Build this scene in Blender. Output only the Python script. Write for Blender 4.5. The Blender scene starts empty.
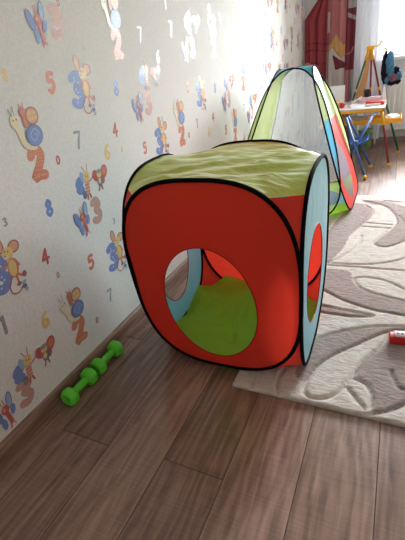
import bpy, bmesh, math, random
from mathutils import Vector, Matrix, noise
random.seed(7)
PI = math.pi
sc = bpy.context.scene
COL = sc.collection

# ------------------------------------------------------------------ camera maths (room frame: x right of left wall, y depth, z up)
RM = ((0.9022539482, -0.0938797995, -0.4208614929),
      (0.4132979638, 0.4666225394, 0.7819515323),
      (-0.1229740055, 0.8794600554, -0.4598123585))
FPX = 381.42
CAMP = Vector((1.060605, 0.0, 1.05))
def on(ax, px, py, v=0.0):
    c = (px - 202.5, -(py - 270.0), FPX)
    r = Vector([sum(RM[i][k] * c[k] for k in range(3)) for i in range(3)])
    return CAMP + r * ((v - CAMP[ax]) / r[ax])

# ------------------------------------------------------------------ materials
def nt(name):
    m = bpy.data.materials.new(name); m.use_nodes = True
    n = m.node_tree; n.nodes.clear()
    return m, n, n.nodes, n.links
def srgb(r, g, b):
    f = lambda c: (c / 255 / 12.92) if c / 255 <= 0.04045 else ((c / 255 + 0.055) / 1.055) ** 2.4
    return (f(r), f(g), f(b), 1)
def mat(name, col, rough=0.6, spec=0.4, var=0.08, scale=20.0, bump=0.0, bscale=200.0, metal=0.0):
    m, n, N, L = nt(name)
    out = N.new('ShaderNodeOutputMaterial'); b = N.new('ShaderNodeBsdfPrincipled')
    tc = N.new('ShaderNodeTexCoord'); ns = N.new('ShaderNodeTexNoise'); ns.inputs['Scale'].default_value = scale
    mx = N.new('ShaderNodeMix'); mx.data_type = 'RGBA'
    mx.inputs[6].default_value = col
    mx.inputs[7].default_value = (col[0] * (1 - var * 3), col[1] * (1 - var * 3), col[2] * (1 - var * 3), 1)
    L.new(tc.outputs['Object'], ns.inputs['Vector']); L.new(ns.outputs['Fac'], mx.inputs[0]); L.new(mx.outputs[2], b.inputs['Base Color'])
    b.inputs['Roughness'].default_value = rough; b.inputs['Specular IOR Level'].default_value = spec; b.inputs['Metallic'].default_value = metal
    if bump:
        n2 = N.new('ShaderNodeTexNoise'); n2.inputs['Scale'].default_value = bscale; L.new(tc.outputs['Object'], n2.inputs['Vector'])
        bp = N.new('ShaderNodeBump'); bp.inputs['Strength'].default_value = bump; bp.inputs['Distance'].default_value = 0.002
        L.new(n2.outputs['Fac'], bp.inputs['Height']); L.new(bp.outputs['Normal'], b.inputs['Normal'])
    L.new(b.outputs[0], out.inputs[0])
    return m
def fabric(name, col, trans=0.5, alpha=1.0, rough=0.45, sheen=0.12, bscale=9.0, bstr=0.35, stretch=(1, 1, 1)):
    """thin nylon: diffuse + translucent + weak gloss, optional open weave"""
    m, n, N, L = nt(name)
    out = N.new('ShaderNodeOutputMaterial')
    d = N.new('ShaderNodeBsdfDiffuse'); t = N.new('ShaderNodeBsdfTranslucent'); g = N.new('ShaderNodeBsdfGlossy')
    for q in (d, t): q.inputs['Color'].default_value = col
    g.inputs['Roughness'].default_value = rough; g.inputs['Color'].default_value = (1, 1, 1, 1)
    tc = N.new('ShaderNodeTexCoord'); mp = N.new('ShaderNodeMapping'); mp.inputs['Scale'].default_value = stretch
    ns = N.new('ShaderNodeTexNoise'); ns.inputs['Scale'].default_value = bscale; ns.inputs['Detail'].default_value = 3
    ns.inputs['Distortion'].default_value = 0.6
    L.new(tc.outputs['Object'], mp.inputs[0]); L.new(mp.outputs[0], ns.inputs['Vector'])
    bp = N.new('ShaderNodeBump'); bp.inputs['Strength'].default_value = bstr; bp.inputs['Distance'].default_value = 0.02
    L.new(ns.outputs['Fac'], bp.inputs['Height'])
    for q in (d, t, g): L.new(bp.outputs['Normal'], q.inputs['Normal'])
    a = N.new('ShaderNodeMixShader'); a.inputs[0].default_value = trans; L.new(d.outputs[0], a.inputs[1]); L.new(t.outputs[0], a.inputs[2])
    fr = N.new('ShaderNodeLayerWeight'); fr.inputs['Blend'].default_value = 0.5
    pw = N.new('ShaderNodeMath'); pw.operation = 'POWER'; pw.inputs[1].default_value = 4.0; L.new(fr.outputs['Facing'], pw.inputs[0])
    mm = N.new('ShaderNodeMath'); mm.operation = 'MULTIPLY_ADD'; mm.inputs[1].default_value = sheen * 3; mm.inputs[2].default_value = sheen * .35; L.new(pw.outputs[0], mm.inputs[0])
    b = N.new('ShaderNodeMixShader'); L.new(mm.outputs[0], b.inputs[0]); L.new(a.outputs[0], b.inputs[1]); L.new(g.outputs[0], b.inputs[2])
    last = b
    if alpha < 1:
        tr = N.new('ShaderNodeBsdfTransparent'); c = N.new('ShaderNodeMixShader'); c.inputs[0].default_value = alpha
        L.new(tr.outputs[0], c.inputs[1]); L.new(b.outputs[0], c.inputs[2]); last = c
    L.new(last.outputs[0], out.inputs[0])
    return m
M = {}
M['black'] = mat('black_binding', srgb(14, 14, 16), 0.85, 0.08)
M['red'] = fabric('red_nylon', srgb(226, 58, 42), 0.42, sheen=0.05, bscale=5, bstr=0.12)
M['redpipe'] = mat('red_hem', srgb(175, 20, 18), 0.6)
M['green'] = fabric('lime_nylon', srgb(170, 236, 60), 0.5, sheen=0.08, bscale=8, bstr=0.9, stretch=(1, 2.2, 1))
M['topgreen'] = fabric('pale_lime_nylon', srgb(216, 236, 96), 0.6, sheen=0.18, bscale=7, bstr=0.8, stretch=(0.8, 2.4, 1))
M['blue'] = fabric('sky_nylon', srgb(140, 222, 248), 0.5, sheen=0.12, bscale=8, bstr=0.5, stretch=(2.4, 2.4, 0.5))
M['teal'] = fabric('teal_nylon', srgb(70, 160, 185), 0.5, sheen=0.08)
M['ltgreen'] = fabric('mint_nylon', srgb(204, 220, 148), 0.5, alpha=0.8, sheen=0.08, bscale=6, bstr=0.3)
M['mesh'] = fabric('white_mesh', srgb(215, 218, 218), 0.5, alpha=0.30, sheen=0.02, bstr=0.0)
M['pinkmesh'] = fabric('mauve_mesh', srgb(190, 160, 185), 0.5, alpha=0.5, sheen=0.02, bstr=0.0)
M['tulle'] = fabric('tulle', srgb(226, 230, 238), 0.14, alpha=0.97, sheen=0.0, bstr=0.0)
M['dumb'] = mat('green_vinyl', srgb(98, 212, 56), 0.45, 0.4, 0.03, 60, 0.15, 500)
M['white'] = mat('white_paint', srgb(236, 236, 234), 0.4, 0.4, 0.02)
M['plastic_white'] = mat('white_plastic', srgb(235, 232, 230), 0.35, 0.4, 0.02)
M['ceiling'] = mat('ceiling_paint', srgb(232, 230, 226), 0.8, 0.1, 0.02)
M['plain'] = mat('plain_wallpaper', srgb(220, 215, 208), 0.75, 0.2, 0.03, 30, 0.2, 300)
M['yellow'] = mat('yellow_plastic', srgb(245, 176, 20), 0.4, 0.5, 0.03)
M['redp'] = mat('red_plastic', srgb(206, 22, 26), 0.35, 0.5, 0.04)
M['darkred'] = mat('dark_red_paint', srgb(140, 24, 34), 0.4, 0.5, 0.04)
M['greenp'] = mat('green_paint', srgb(30, 100, 66), 0.4, 0.5, 0.04)
M['bluep'] = mat('blue_paint', srgb(52, 92, 150), 0.4, 0.5, 0.04)
M['bluefab'] = mat('blue_canvas', srgb(50, 96, 170), 0.8, 0.2, 0.1, 30, 0.3, 300)
M['wood'] = mat('board_wood', srgb(205, 150, 98), 0.5, 0.3, 0.1, 9)
M['cup'] = mat('black_cup', srgb(30, 28, 34), 0.4, 0.4)
M['tabletop'] = mat('pale_laminate', srgb(222, 208, 206), 0.35, 0.5, 0.04, 14)
M['paper'] = mat('paper', srgb(238, 238, 240), 0.7, 0.2, 0.02)
M['greybox'] = mat('grey_box', srgb(170, 172, 176), 0.6)
M['skyblue'] = mat('sky_cloth', srgb(92, 150, 186), 0.85, 0.2, 0.15, 25)
M['navy'] = mat('navy_cloth', srgb(28, 28, 44), 0.85, 0.2, 0.15, 25)
M['rose'] = mat('mauve_cloth', srgb(150, 110, 125), 0.85, 0.2, 0.15, 25)
M['cream'] = mat('cream', srgb(232, 208, 150), 0.6)
M['bin'] = mat('green_bin', srgb(160, 196, 120), 0.5, 0.4, 0.25, 18)
M['pinkwhite'] = mat('pinkish_white', srgb(246, 214, 222), 0.4)

def wallpaper_base():
    m, n, N, L = nt('wallpaper')
    out = N.new('ShaderNodeOutputMaterial'); b = N.new('ShaderNodeBsdfPrincipled')
    tc = N.new('ShaderNodeTexCoord')
    w1 = N.new('ShaderNodeTexWave'); w1.bands_direction = 'Z'; w1.inputs['Scale'].default_value = 70; w1.inputs['Distortion'].default_value = 5; w1.inputs['Detail'].default_value = 2
    w2 = N.new('ShaderNodeTexWave'); w2.bands_direction = 'Y'; w2.inputs['Scale'].default_value = 60; w2.inputs['Distortion'].default_value = 6; w2.inputs['Detail'].default_value = 2
    ad = N.new('ShaderNodeMath'); ad.operation = 'ADD'
    for w in (w1, w2): L.new(tc.outputs['Object'], w.inputs['Vector'])
    L.new(w1.outputs['Fac'], ad.inputs[0]); L.new(w2.outputs['Fac'], ad.inputs[1])
    bp = N.new('ShaderNodeBump'); bp.inputs['Strength'].default_value = 0.35; bp.inputs['Distance'].default_value = 0.0008
    L.new(ad.outputs[0], bp.inputs['Height']); L.new(bp.outputs['Normal'], b.inputs['Normal'])
    ns = N.new('ShaderNodeTexNoise'); ns.inputs['Scale'].default_value = 90; L.new(tc.outputs['Object'], ns.inputs['Vector'])
    cr = N.new('ShaderNodeValToRGB'); cr.color_ramp.elements[0].color = srgb(217, 214, 209); cr.color_ramp.elements[1].color = srgb(226, 223, 218)
    cr.color_ramp.elements[0].position = 0.35; cr.color_ramp.elements[1].position = 0.65
    L.new(ns.outputs['Fac'], cr.inputs[0]); L.new(cr.outputs[0], b.inputs['Base Color'])
    b.inputs['Roughness'].default_value = 0.8; b.inputs['Specular IOR Level'].default_value = 0.18
    L.new(b.outputs[0], out.inputs[0]); return m
def ink(name, col):
    return mat(name, tuple(c * .85 + .62 * .15 for c in col[:3]) + (1,), 0.33, 0.6, 0.06, 60, 0.3, 260)

def wood_floor():
    m, n, N, L = nt('laminate')
    out = N.new('ShaderNodeOutputMaterial'); b = N.new('ShaderNodeBsdfPrincipled')
    at = N.new('ShaderNodeAttribute'); at.attribute_name = 'rnd'
    tc = N.new('ShaderNodeTexCoord'); mp = N.new('ShaderNodeMapping'); mp.inputs['Scale'].default_value = (1, 0.13, 1)
    off = N.new('ShaderNodeVectorMath'); off.operation = 'ADD'
    sc2 = N.new('ShaderNodeVectorMath'); sc2.operation = 'SCALE'; sc2.inputs[3].default_value = 17
    L.new(at.outputs['Vector'], sc2.inputs[0]); L.new(tc.outputs['Object'], mp.inputs[0]); L.new(mp.outputs[0], off.inputs[0]); L.new(sc2.outputs[0], off.inputs[1])
    g1 = N.new('ShaderNodeTexNoise'); g1.inputs['Scale'].default_value = 28; g1.inputs['Detail'].default_value = 6; g1.inputs['Distortion'].default_value = 1.6
    g2 = N.new('ShaderNodeTexWave'); g2.bands_direction = 'X'; g2.inputs['Scale'].default_value = 9; g2.inputs['Distortion'].default_value = 14; g2.inputs['Detail'].default_value = 3; g2.inputs['Detail Scale'].default_value = 1.2
    g3 = N.new('ShaderNodeTexNoise'); g3.inputs['Scale'].default_value = 3.0; g3.inputs['Detail'].default_value = 3
    for g in (g1, g2, g3): L.new(off.outputs[0], g.inputs['Vector'])
    mp2 = N.new('ShaderNodeMapping'); mp2.inputs['Scale'].default_value = (8, 170, 1); L.new(tc.outputs['Object'], mp2.inputs[0])
    g4 = N.new('ShaderNodeTexNoise'); g4.inputs['Scale'].default_value = 1.0; g4.inputs['Detail'].default_value = 2; L.new(mp2.outputs[0], g4.inputs['Vector'])
    def mth(op, a, bb):
        q = N.new('ShaderNodeMath'); q.operation = op
        for i, v in enumerate((a, bb)):
            if isinstance(v, float): q.inputs[i].default_value = v
            else: L.new(v, q.inputs[i])
        return q.outputs[0]
    s = mth('ADD', mth('MULTIPLY', g1.outputs['Fac'], 0.55), mth('MULTIPLY', g2.outputs['Fac'], 0.11))
    s = mth('ADD', s, mth('MULTIPLY', g3.outputs['Fac'], 0.35))
    s = mth('ADD', s, mth('MULTIPLY', g4.outputs['Fac'], 0.16))
    s = mth('ADD', s, mth('MULTIPLY', at.outputs['Fac'], 0.15))
    cr = N.new('ShaderNodeValToRGB'); e = cr.color_ramp.elements
    e[0].position = 0.36; e[0].color = srgb(80, 60, 52); e[1].position = 0.86; e[1].color = srgb(176, 144, 128)
    k = e.new(0.58); k.color = srgb(126, 98, 86)
    L.new(s, cr.inputs[0]); L.new(cr.outputs[0], b.inputs['Base Color'])
    rr = mth('ADD', mth('MULTIPLY', g1.outputs['Fac'], 0.18), 0.26); L.new(rr, b.inputs['Roughness'])
    b.inputs['Specular IOR Level'].default_value = 0.5; b.inputs['Coat Weight'].default_value = 0.35; b.inputs['Coat Roughness'].default_value = 0.18
    bp = N.new('ShaderNodeBump'); bp.inputs['Strength'].default_value = 0.25; bp.inputs['Distance'].default_value = 0.001
    L.new(mth('ADD', g1.outputs['Fac'], mth('MULTIPLY', g4.outputs['Fac'], 0.7)), bp.inputs['Height']); L.new(bp.outputs['Normal'], b.inputs['Normal'])
    L.new(b.outputs[0], out.inputs[0]); return m

def base_wood():
    m, n, N, L = nt('baseboard_wood')
    out = N.new('ShaderNodeOutputMaterial'); b = N.new('ShaderNodeBsdfPrincipled')
    tc = N.new('ShaderNodeTexCoord'); mp = N.new('ShaderNodeMapping'); mp.inputs['Scale'].default_value = (1, 0.08, 1)
    g = N.new('ShaderNodeTexNoise'); g.inputs['Scale'].default_value = 60; g.inputs['Detail'].default_value = 4
    L.new(tc.outputs['Object'], mp.inputs[0]); L.new(mp.outputs[0], g.inputs['Vector'])
    cr = N.new('ShaderNodeValToRGB'); cr.color_ramp.elements[0].color = srgb(100, 74, 62); cr.color_ramp.elements[1].color = srgb(158, 122, 104)
    cr.color_ramp.elements[0].position = 0.3; cr.color_ramp.elements[1].position = 0.7
    L.new(g.outputs['Fac'], cr.inputs[0]); L.new(cr.outputs[0], b.inputs['Base Color']); b.inputs['Roughness'].default_value = 0.45
    L.new(b.outputs[0], out.inputs[0]); return m

def rug_mat():
    m, n, N, L = nt('rug_pile')
    out = N.new('ShaderNodeOutputMaterial'); b = N.new('ShaderNodeBsdfPrincipled')
    at = N.new('ShaderNodeAttribute'); at.attribute_name = 'tone'
    tc = N.new('ShaderNodeTexCoord')
    g = N.new('ShaderNodeTexNoise'); g.inputs['Scale'].default_value = 26; g.inputs['Detail'].default_value = 5; g.inputs['Distortion'].default_value = 0.8
    mp = N.new('ShaderNodeMapping'); mp.inputs['Rotation'].default_value = (0, 0, 0.5); mp.inputs['Scale'].default_value = (1, 2.8, 1)
    L.new(tc.outputs['Object'], mp.inputs[0]); L.new(mp.outputs[0], g.inputs['Vector'])
    f = N.new('ShaderNodeTexNoise'); f.inputs['Scale'].default_value = 420; f.inputs['Detail'].default_value = 2; L.new(tc.outputs['Object'], f.inputs['Vector'])
    c1 = N.new('ShaderNodeMix'); c1.data_type = 'RGBA'; c1.inputs[6].default_value = srgb(222, 211, 201); c1.inputs[7].default_value = srgb(170, 152, 146)
    L.new(at.outputs['Fac'], c1.inputs[0])
    c2 = N.new('ShaderNodeMix'); c2.data_type = 'RGBA'; c2.blend_type = 'MULTIPLY'
    cr = N.new('ShaderNodeValToRGB'); cr.color_ramp.elements[0].position = 0.32; cr.color_ramp.elements[0].color = (0.72, 0.70, 0.69, 1); cr.color_ramp.elements[1].position = 0.55; cr.color_ramp.elements[1].color = (1, 1, 1, 1)
    L.new(g.outputs['Fac'], cr.inputs[0]); c2.inputs[0].default_value = 0.8
    L.new(c1.outputs[2], c2.inputs[6]); L.new(cr.outputs[0], c2.inputs[7]); L.new(c2.outputs[2], b.inputs['Base Color'])
    b.inputs['Roughness'].default_value = 0.95; b.inputs['Specular IOR Level'].default_value = 0.1
    b.inputs['Sheen Weight'].default_value = 0.25
    ad = N.new('ShaderNodeMath'); ad.operation = 'MULTIPLY_ADD'; ad.inputs[1].default_value = 2.2; L.new(g.outputs['Fac'], ad.inputs[0]); L.new(f.outputs['Fac'], ad.inputs[2])
    bp = N.new('ShaderNodeBump'); bp.inputs['Strength'].default_value = 0.8; bp.inputs['Distance'].default_value = 0.005
    L.new(ad.outputs[0], bp.inputs['Height']); L.new(bp.outputs['Normal'], b.inputs['Normal'])
    L.new(b.outputs[0], out.inputs[0]); return m
def glass_mat():
    m, n, N, L = nt('window_glass')
    out = N.new('ShaderNodeOutputMaterial'); t = N.new('ShaderNodeBsdfTransparent'); g = N.new('ShaderNodeBsdfGlossy'); g.inputs['Roughness'].default_value = 0.02
    fr = N.new('ShaderNodeFresnel'); fr.inputs['IOR'].default_value = 1.3
    x = N.new('ShaderNodeMixShader'); L.new(fr.outputs[0], x.inputs[0]); L.new(t.outputs[0], x.inputs[1]); L.new(g.outputs[0], x.inputs[2]); L.new(x.outputs[0], out.inputs[0])
    return m

# ------------------------------------------------------------------ object helpers
def link(name, me, mats, parent=None, smooth=True):
    for m in (mats if isinstance(mats, (list, tuple)) else [mats]): me.materials.append(m)
    if smooth: me.polygons.foreach_set('use_smooth', [True] * len(me.polygons))
    o = bpy.data.objects.new(name, me); COL.objects.link(o)
    if parent:
        o.parent = parent
    return o
def obj(name, bm, mats, parent=None, smooth=True, recalc=True):
    if recalc: bmesh.ops.recalc_face_normals(bm, faces=bm.faces)
    me = bpy.data.meshes.new(name); bm.to_mesh(me); bm.free()
    return link(name, me, mats, parent, smooth)
def tag(o, label, cat, group=None, kind=None):
    o['label'] = label; o['category'] = cat
    if group: o['group'] = group
    if kind: o['kind'] = kind
    return o
def thing(name, label, cat, loc=(0, 0, 0), rotz=0, group=None):
    o = bpy.data.objects.new(name, None); COL.objects.link(o); o.location = loc; o.rotation_euler = (0, 0, rotz)
    o.empty_display_size = 0.05
    return tag(o, label, cat, group)
def struct(o): o['kind'] = 'structure'; return o
def add_box(bm, x0, x1, y0, y1, z0, z1, bevel=0.0, mi=0):
    r = bmesh.ops.create_cube(bm, size=1)
    vs = r['verts']
    for v in vs: v.co = Vector(((x0 + x1) / 2 + v.co.x * (x1 - x0), (y0 + y1) / 2 + v.co.y * (y1 - y0), (z0 + z1) / 2 + v.co.z * (z1 - z0)))
    fs = list({f for v in vs for f in v.link_faces})
    for f in fs: f.material_index = mi
    if bevel:
        es = list({e for f in fs for e in f.edges})
        bmesh.ops.bevel(bm, geom=es, offset=bevel, segments=2, affect='EDGES', profile=0.6)
    return vs
def tube(bm, pts, r, closed=False, seg=8, mi=0, caps=True):
    pts = [Vector(p) for p in pts]; n = len(pts); rings = []
    rad = r if isinstance(r, (list, tuple)) else [r] * n
    up = None
    for i in range(n):
        a = pts[(i - 1) % n] if (closed or i > 0) else pts[i]
        b = pts[(i + 1) % n] if (closed or i < n - 1) else pts[i]
        t = (b - a)
        if t.length < 1e-9: t = Vector((0, 0, 1))
        t.normalize()
        if up is None:
            up = Vector((0, 0, 1)) if abs(t.z) < 0.9 else Vector((1, 0, 0))
        s = t.cross(up)
        if s.length < 1e-4: s = t.cross(Vector((1, 0.3, 0.2)))
        s.normalize(); u2 = s.cross(t).normalized(); up = u2
        rings.append([bm.verts.new(pts[i] + (s * math.cos(k * 2 * PI / seg) + u2 * math.sin(k * 2 * PI / seg)) * rad[i]) for k in range(seg)])
    m = n if closed else n - 1
    for i in range(m):
        A, B = rings[i], rings[(i + 1) % n]
        off = 0
        if closed and i == n - 1:
            off = min(range(seg), key=lambda o: (A[0].co - B[o].co).length)
        for k in range(seg):
            try:
                f = bm.faces.new((A[k], A[(k + 1) % seg], B[(k + 1 + off) % seg], B[(k + off) % seg])); f.material_index = mi
            except ValueError: pass
    if not closed and caps:
        for R_ in (rings[0], rings[-1]):
            f = bm.faces.new(R_); f.material_index = mi
def lathe(bm, prof, c=(0, 0, 0), axis='z', seg=24, mi=0):
    c = Vector(c); rings = []
    for (r, h) in prof:
        row = []
        for k in range(seg):
            a = 2 * PI * k / seg; x, y = r * math.cos(a), r * math.sin(a)
            p = {'z': Vector((x, y, h)), 'y': Vector((x, h, y)), 'x': Vector((h, x, y))}[axis]
            row.append(bm.verts.new(c + p))
        rings.append(row)
    for A, B in zip(rings, rings[1:]):
        for k in range(seg):
            f = bm.faces.new((A[k], A[(k + 1) % seg], B[(k + 1) % seg], B[k])); f.material_index = mi
    for A in (rings[0], rings[-1]):
        f = bm.faces.new(A); f.material_index = mi
def catmull(P, n=8, closed=False):
    out = []; N_ = len(P)
    rng = range(N_) if closed else range(N_ - 1)
    for i in rng:
        if closed: p = [Vector(P[(i + k) % N_]) for k in (-1, 0, 1, 2)]
        else: p = [Vector(P[max(0, min(N_ - 1, i + k))]) for k in (-1, 0, 1, 2)]
        for j in range(n):
            t = j / n
            out.append(0.5 * ((2 * p[1]) + (p[2] - p[0]) * t + (2 * p[0] - 5 * p[1] + 4 * p[2] - p[3]) * t * t + (3 * p[1] - p[0] - 3 * p[2] + p[3]) * t ** 3))
    if not closed: out.append(Vector(P[-1]))
    return out

# ------------------------------------------------------------------ ROOM
X1, Y0, Y1, ZC = 2.95, -1.15, 5.3, 2.55
WX0, WX1, WZ0, WZ1 = 0.87, 2.40, 0.93, 2.25      # window opening in the far wall

# floor planks
def build_floor():
    bm = bmesh.new(); lay = bm.faces.layers.float_color.new('rnd')
    w = 0.2; ends = {0: 0.585, 2: 0.605, 4: 0.50, 1: 0.06, 3: 0.0, 5: -0.2, -1: -0.1}
    k = -1
    x = 0.106 - w
    while x < X1:
        y = ends.get(k, random.uniform(-0.6, 0.6)) - 2.4
        xa, xb = max(x, -0.0), min(x + w, X1)
        while y < Y1:
            ya, yb = max(y, Y0), min(y + 1.2, Y1)
            if yb > ya + 0.01:
                g = 0.0012
                c = [bm.verts.new(p) for p in ((xa + g, ya + g, 0), (xb - g, ya + g, 0), (xb - g, yb - g, 0), (xa + g, yb - g, 0))]
                f = bm.faces.new(c); r = random.random(); f[lay] = (r, r, r, 1); f.material_index = 0
                d = [bm.verts.new(p) for p in ((xa, ya, -0.002), (xb, ya, -0.002), (xb, yb, -0.002), (xa, yb, -0.002))]
                for i in range(4):
                    f2 = bm.faces.new((c[i], d[i], d[(i + 1) % 4], c[(i + 1) % 4])); f2.material_index = 1
            y += 1.2
        x += w; k += 1
    vs = [bm.verts.new(p) for p in ((-0.1, Y0, -0.0025), (X1, Y0, -0.0025), (X1, Y1, -0.0025), (-0.1, Y1, -0.0025))]
    f = bm.faces.new(vs); f.material_index = 1
    o = obj('floor', bm, [wood_floor(), mat('seam', srgb(92, 70, 60), 0.7)], smooth=False, recalc=False)
    return struct(o)
build_floor()

# left wall with printed wallpaper --------------------------------
INK = {'blue': srgb(96, 128, 196), 'ltblue': srgb(150, 176, 214), 'red': srgb(196, 52, 48), 'orange': srgb(214, 110, 62), 'yellow': srgb(232, 196, 110),
       'cream': srgb(236, 218, 180), 'pink': srgb(206, 150, 142), 'grey': srgb(136, 142, 146), 'brown': srgb(150, 70, 60), 'peach': srgb(222, 158, 112),
       'white': srgb(232, 232, 232), 'olive': srgb(196, 196, 130), 'dkblue': srgb(76, 92, 140)}
IK = list(INK)
def build_left_wall():
    bm = bmesh.new()
    def quad(p): 
        f = bm.faces.new([bm.verts.new(q) for q in p]); f.material_index = 0
    quad([(0, Y0, 0), (0, Y1, 0), (0, Y1, ZC), (0, Y0, ZC)])
    st = {'L': 0}
    def poly(O, S, pts, col):
        # O=(y,z) anchor, S=(scale, shear)
        st['L'] += 1; x = 0.0002 + 0.00002 * st['L']
        s, sh = S; vs = []
        for u, v in pts:
            vs.append(bm.verts.new((x, O[0] + s * (u + sh * v), O[1] + s * v)))
        f = bm.faces.new(vs); f.normal_update()
        if f.normal.x < 0: f.normal_flip()
        f.material_index = 1 + IK.index(col)
    def ell(O, S, cu, cv, ru, rv, col, rot=0.0, n=14):
        c, s = math.cos(rot), math.sin(rot)
        poly(O, S, [(cu + ru * math.cos(a) * c - rv * math.sin(a) * s, cv + ru * math.cos(a) * s + rv * math.sin(a) * c) for a in [2 * PI * k / n for k in range(n)]], col)
    def stroke(O, S, pts, w, col, sm=5):
        P = [Vector((p[0], p[1], 0)) for p in pts]
        if sm and len(P) > 2: P = catmull(P, sm)
        Lft, Rgt = [], []
        for i, p in enumerate(P):
            t = (P[min(i + 1, len(P) - 1)] - P[max(i - 1, 0)]); t.normalize(); nn = Vector((-t.y, t.x, 0)) * w / 2
            Lft.append(p + nn); Rgt.append(p - nn)
        st['L'] += 1; x = 0.0002 + 0.00002 * st['L']; s, sh = S; cnt = [0]
        def vv(q):
            cnt[0] += 1; return bm.verts.new((x + .000015 * (cnt[0] % max(len(P), 1)) / len(P), O[0] + s * (q.x + sh * q.y), O[1] + s * q.y))
        l = [vv(q) for q in Lft]; r = [vv(q) for q in Rgt]
        for i in range(len(l) - 1):
            f = bm.faces.new((l[i], l[i + 1], r[i + 1], r[i])); f.normal_update()
            if f.normal.x < 0: f.normal_flip()
            f.material_index = 1 + IK.index(col)
        for q in (P[0], P[-1]): ell(O, S, q.x, q.y, w / 2, w / 2, col, n=8)
    DG = {'0': [(.5, 1), (.85, .75), (.85, .25), (.5, 0), (.15, .25), (.15, .75), (.5, 1)], '1': [(.3, .85), (.6, 1), (.6, 0)],
          '2': [(.12, .78), (.45, 1), (.85, .75), (.6, .4), (.15, .04), (.5, .08), (.9, .03)],
          '3': [(.15, .92), (.6, 1), (.85, .75), (.45, .55), (.9, .28), (.6, 0), (.12, .08)],
          '5': [(.85, 1), (.25, 1), (.2, .6), (.7, .62), (.85, .3), (.5, 0), (.12, .1)],
          '6': [(.78, .95), (.38, .78), (.16, .32), (.5, .02), (.86, .26), (.52, .52), (.22, .36)],
          '7': [(.1, 1), (.9, 1), (.6, .5), (.4, 0)],
          '8': [(.5, 1), (.8, .78), (.5, .54), (.15, .26), (.5, 0), (.85, .26), (.5, .54), (.2, .78), (.5, 1)]}
    def digit(O, S, d, cu, cv, h, col, fat=0.26, stripes=None):
        w = h * 0.62; f = lambda p: (cu - w / 2 + p[0] * w, cv - h / 2 + p[1] * h)
        if d == '4':
            for seg in ([(.7, 0), (.7, 1)], [(.7, 1), (.1, .35)], [(.1, .35), (1, .35)]): stroke(O, S, [f(p) for p in seg], h * fat * .8, col, 0)
        elif d in '17':
            stroke(O, S, [f(p) for p in DG[d]], h * fat * .8, col, 0)
        else: stroke(O, S, [f(p) for p in DG[d]], h * fat, col, 5)
        if stripes:
            for P in catmull([Vector((*f(p), 0)) for p in DG[d]], 3): stroke(O, S, [(P.x - h * fat * .42, P.y), (P.x + h * fat * .42, P.y)], 0.0022, stripes, 0)
    def snail(O, S, v=0):
        digit(O, S, '2', 0.0, -.05, .092, 'orange', .36, 'peach')
        stroke(O, S, [(.005, .0), (-.03, .012), (-.042, .05), (-.052, .078)], .02, 'cream')
        ell(O, S, -.054, .084, .017, .021, 'cream'); ell(O, S, -.058, .088, .003, .004, 'brown', n=6); ell(O, S, -.046, .09, .003, .004, 'brown', n=6)
        stroke(O, S, [(-.058, .1), (-.07, .122)], .0025, 'grey', 0); stroke(O, S, [(-.052, .102), (-.052, .128)], .0025, 'grey', 0)
        ell(O, S, .012, .034, .036, .034, 'dkblue'); ell(O, S, .014, .034, .031, .03, 'blue')
        stroke(O, S, [(.034, .034), (.018, .054), (-.004, .036), (.01, .018), (.024, .032), (.014, .038)], .004, 'ltblue')
        stroke(O, S, [(-.012, .07), (-.014, .098)], .018, 'orange', 0); ell(O, S, -.016, .106, .013, .014, 'orange')
        stroke(O, S, [(-.02, .116), (-.026, .13)], .003, 'red', 0); stroke(O, S, [(-.012, .118), (-.01, .132)], .003, 'red', 0)
        ell(O, S, .018, .092, .027, .027, 'brown'); ell(O, S, .018, .092, .023, .023, 'peach')
        for (a, b) in ((.01, .1), (.027, .1), (.018, .084), (.03, .085), (.006, .084)): ell(O, S, a, b, .005, .006, 'yellow', n=7)
    def mouse(O, S, v=0):
        S = (S[0] * 1.08, S[1])
        digit(O, S, '3', -.04, -.012, .088, 'blue', .34)
        for a, b in ((-.044, .024), (-.03, .01), (-.042, -.01), (-.03, -.032), (-.046, -.05), (-.036, -.02)): ell(O, S, a, b, .003, .003, 'white', n=6)
        ell(O, S, -.02, .066, .014, .026, 'brown', .2); ell(O, S, -.02, .066, .0105, .022, 'peach', .2)
        ell(O, S, .026, .046, .021, .019, 'brown'); ell(O, S, .026, .046, .017, .015, 'peach')
        ell(O, S, .002, .034, .019, .019, 'yellow'); ell(O, S, -.005, .026, .008, .006, 'cream'); ell(O, S, -.008, .03, .003, .003, 'brown', n=6); ell(O, S, .004, .04, .003, .003, 'brown', n=6); ell(O, S, -.006, .043, .003, .003, 'brown', n=6)
        stroke(O, S, [(.018, .01), (.03, -.012)], .007, 'orange', 0); stroke(O, S, [(-.008, .008), (-.026, .0)], .007, 'orange', 0)
        ell(O, S, .008, -.012, .019, .03, 'orange'); ell(O, S, .006, -.012, .014, .026, 'yellow')
        stroke(O, S, [(.012, -.04), (.014, -.062)], .008, 'orange', 0); stroke(O, S, [(.018, -.036), (.036, -.05)], .008, 'orange', 0)
        ell(O, S, .04, -.046, .008, .01, 'brown'); ell(O, S, .014, -.066, .009, .006, 'brown')
        stroke(O, S, [(.0, -.036), (-.018, -.055), (-.016, -.082), (.006, -.09), (.024, -.078)], .004, 'red')
        ell(O, S, .03, -.082, .009, .006, 'dkblue'); ell(O, S, .032, -.07, .009, .006, 'ltblue', .5); ell(O, S, .036, -.093, .006, .008, 'ltblue')
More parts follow.
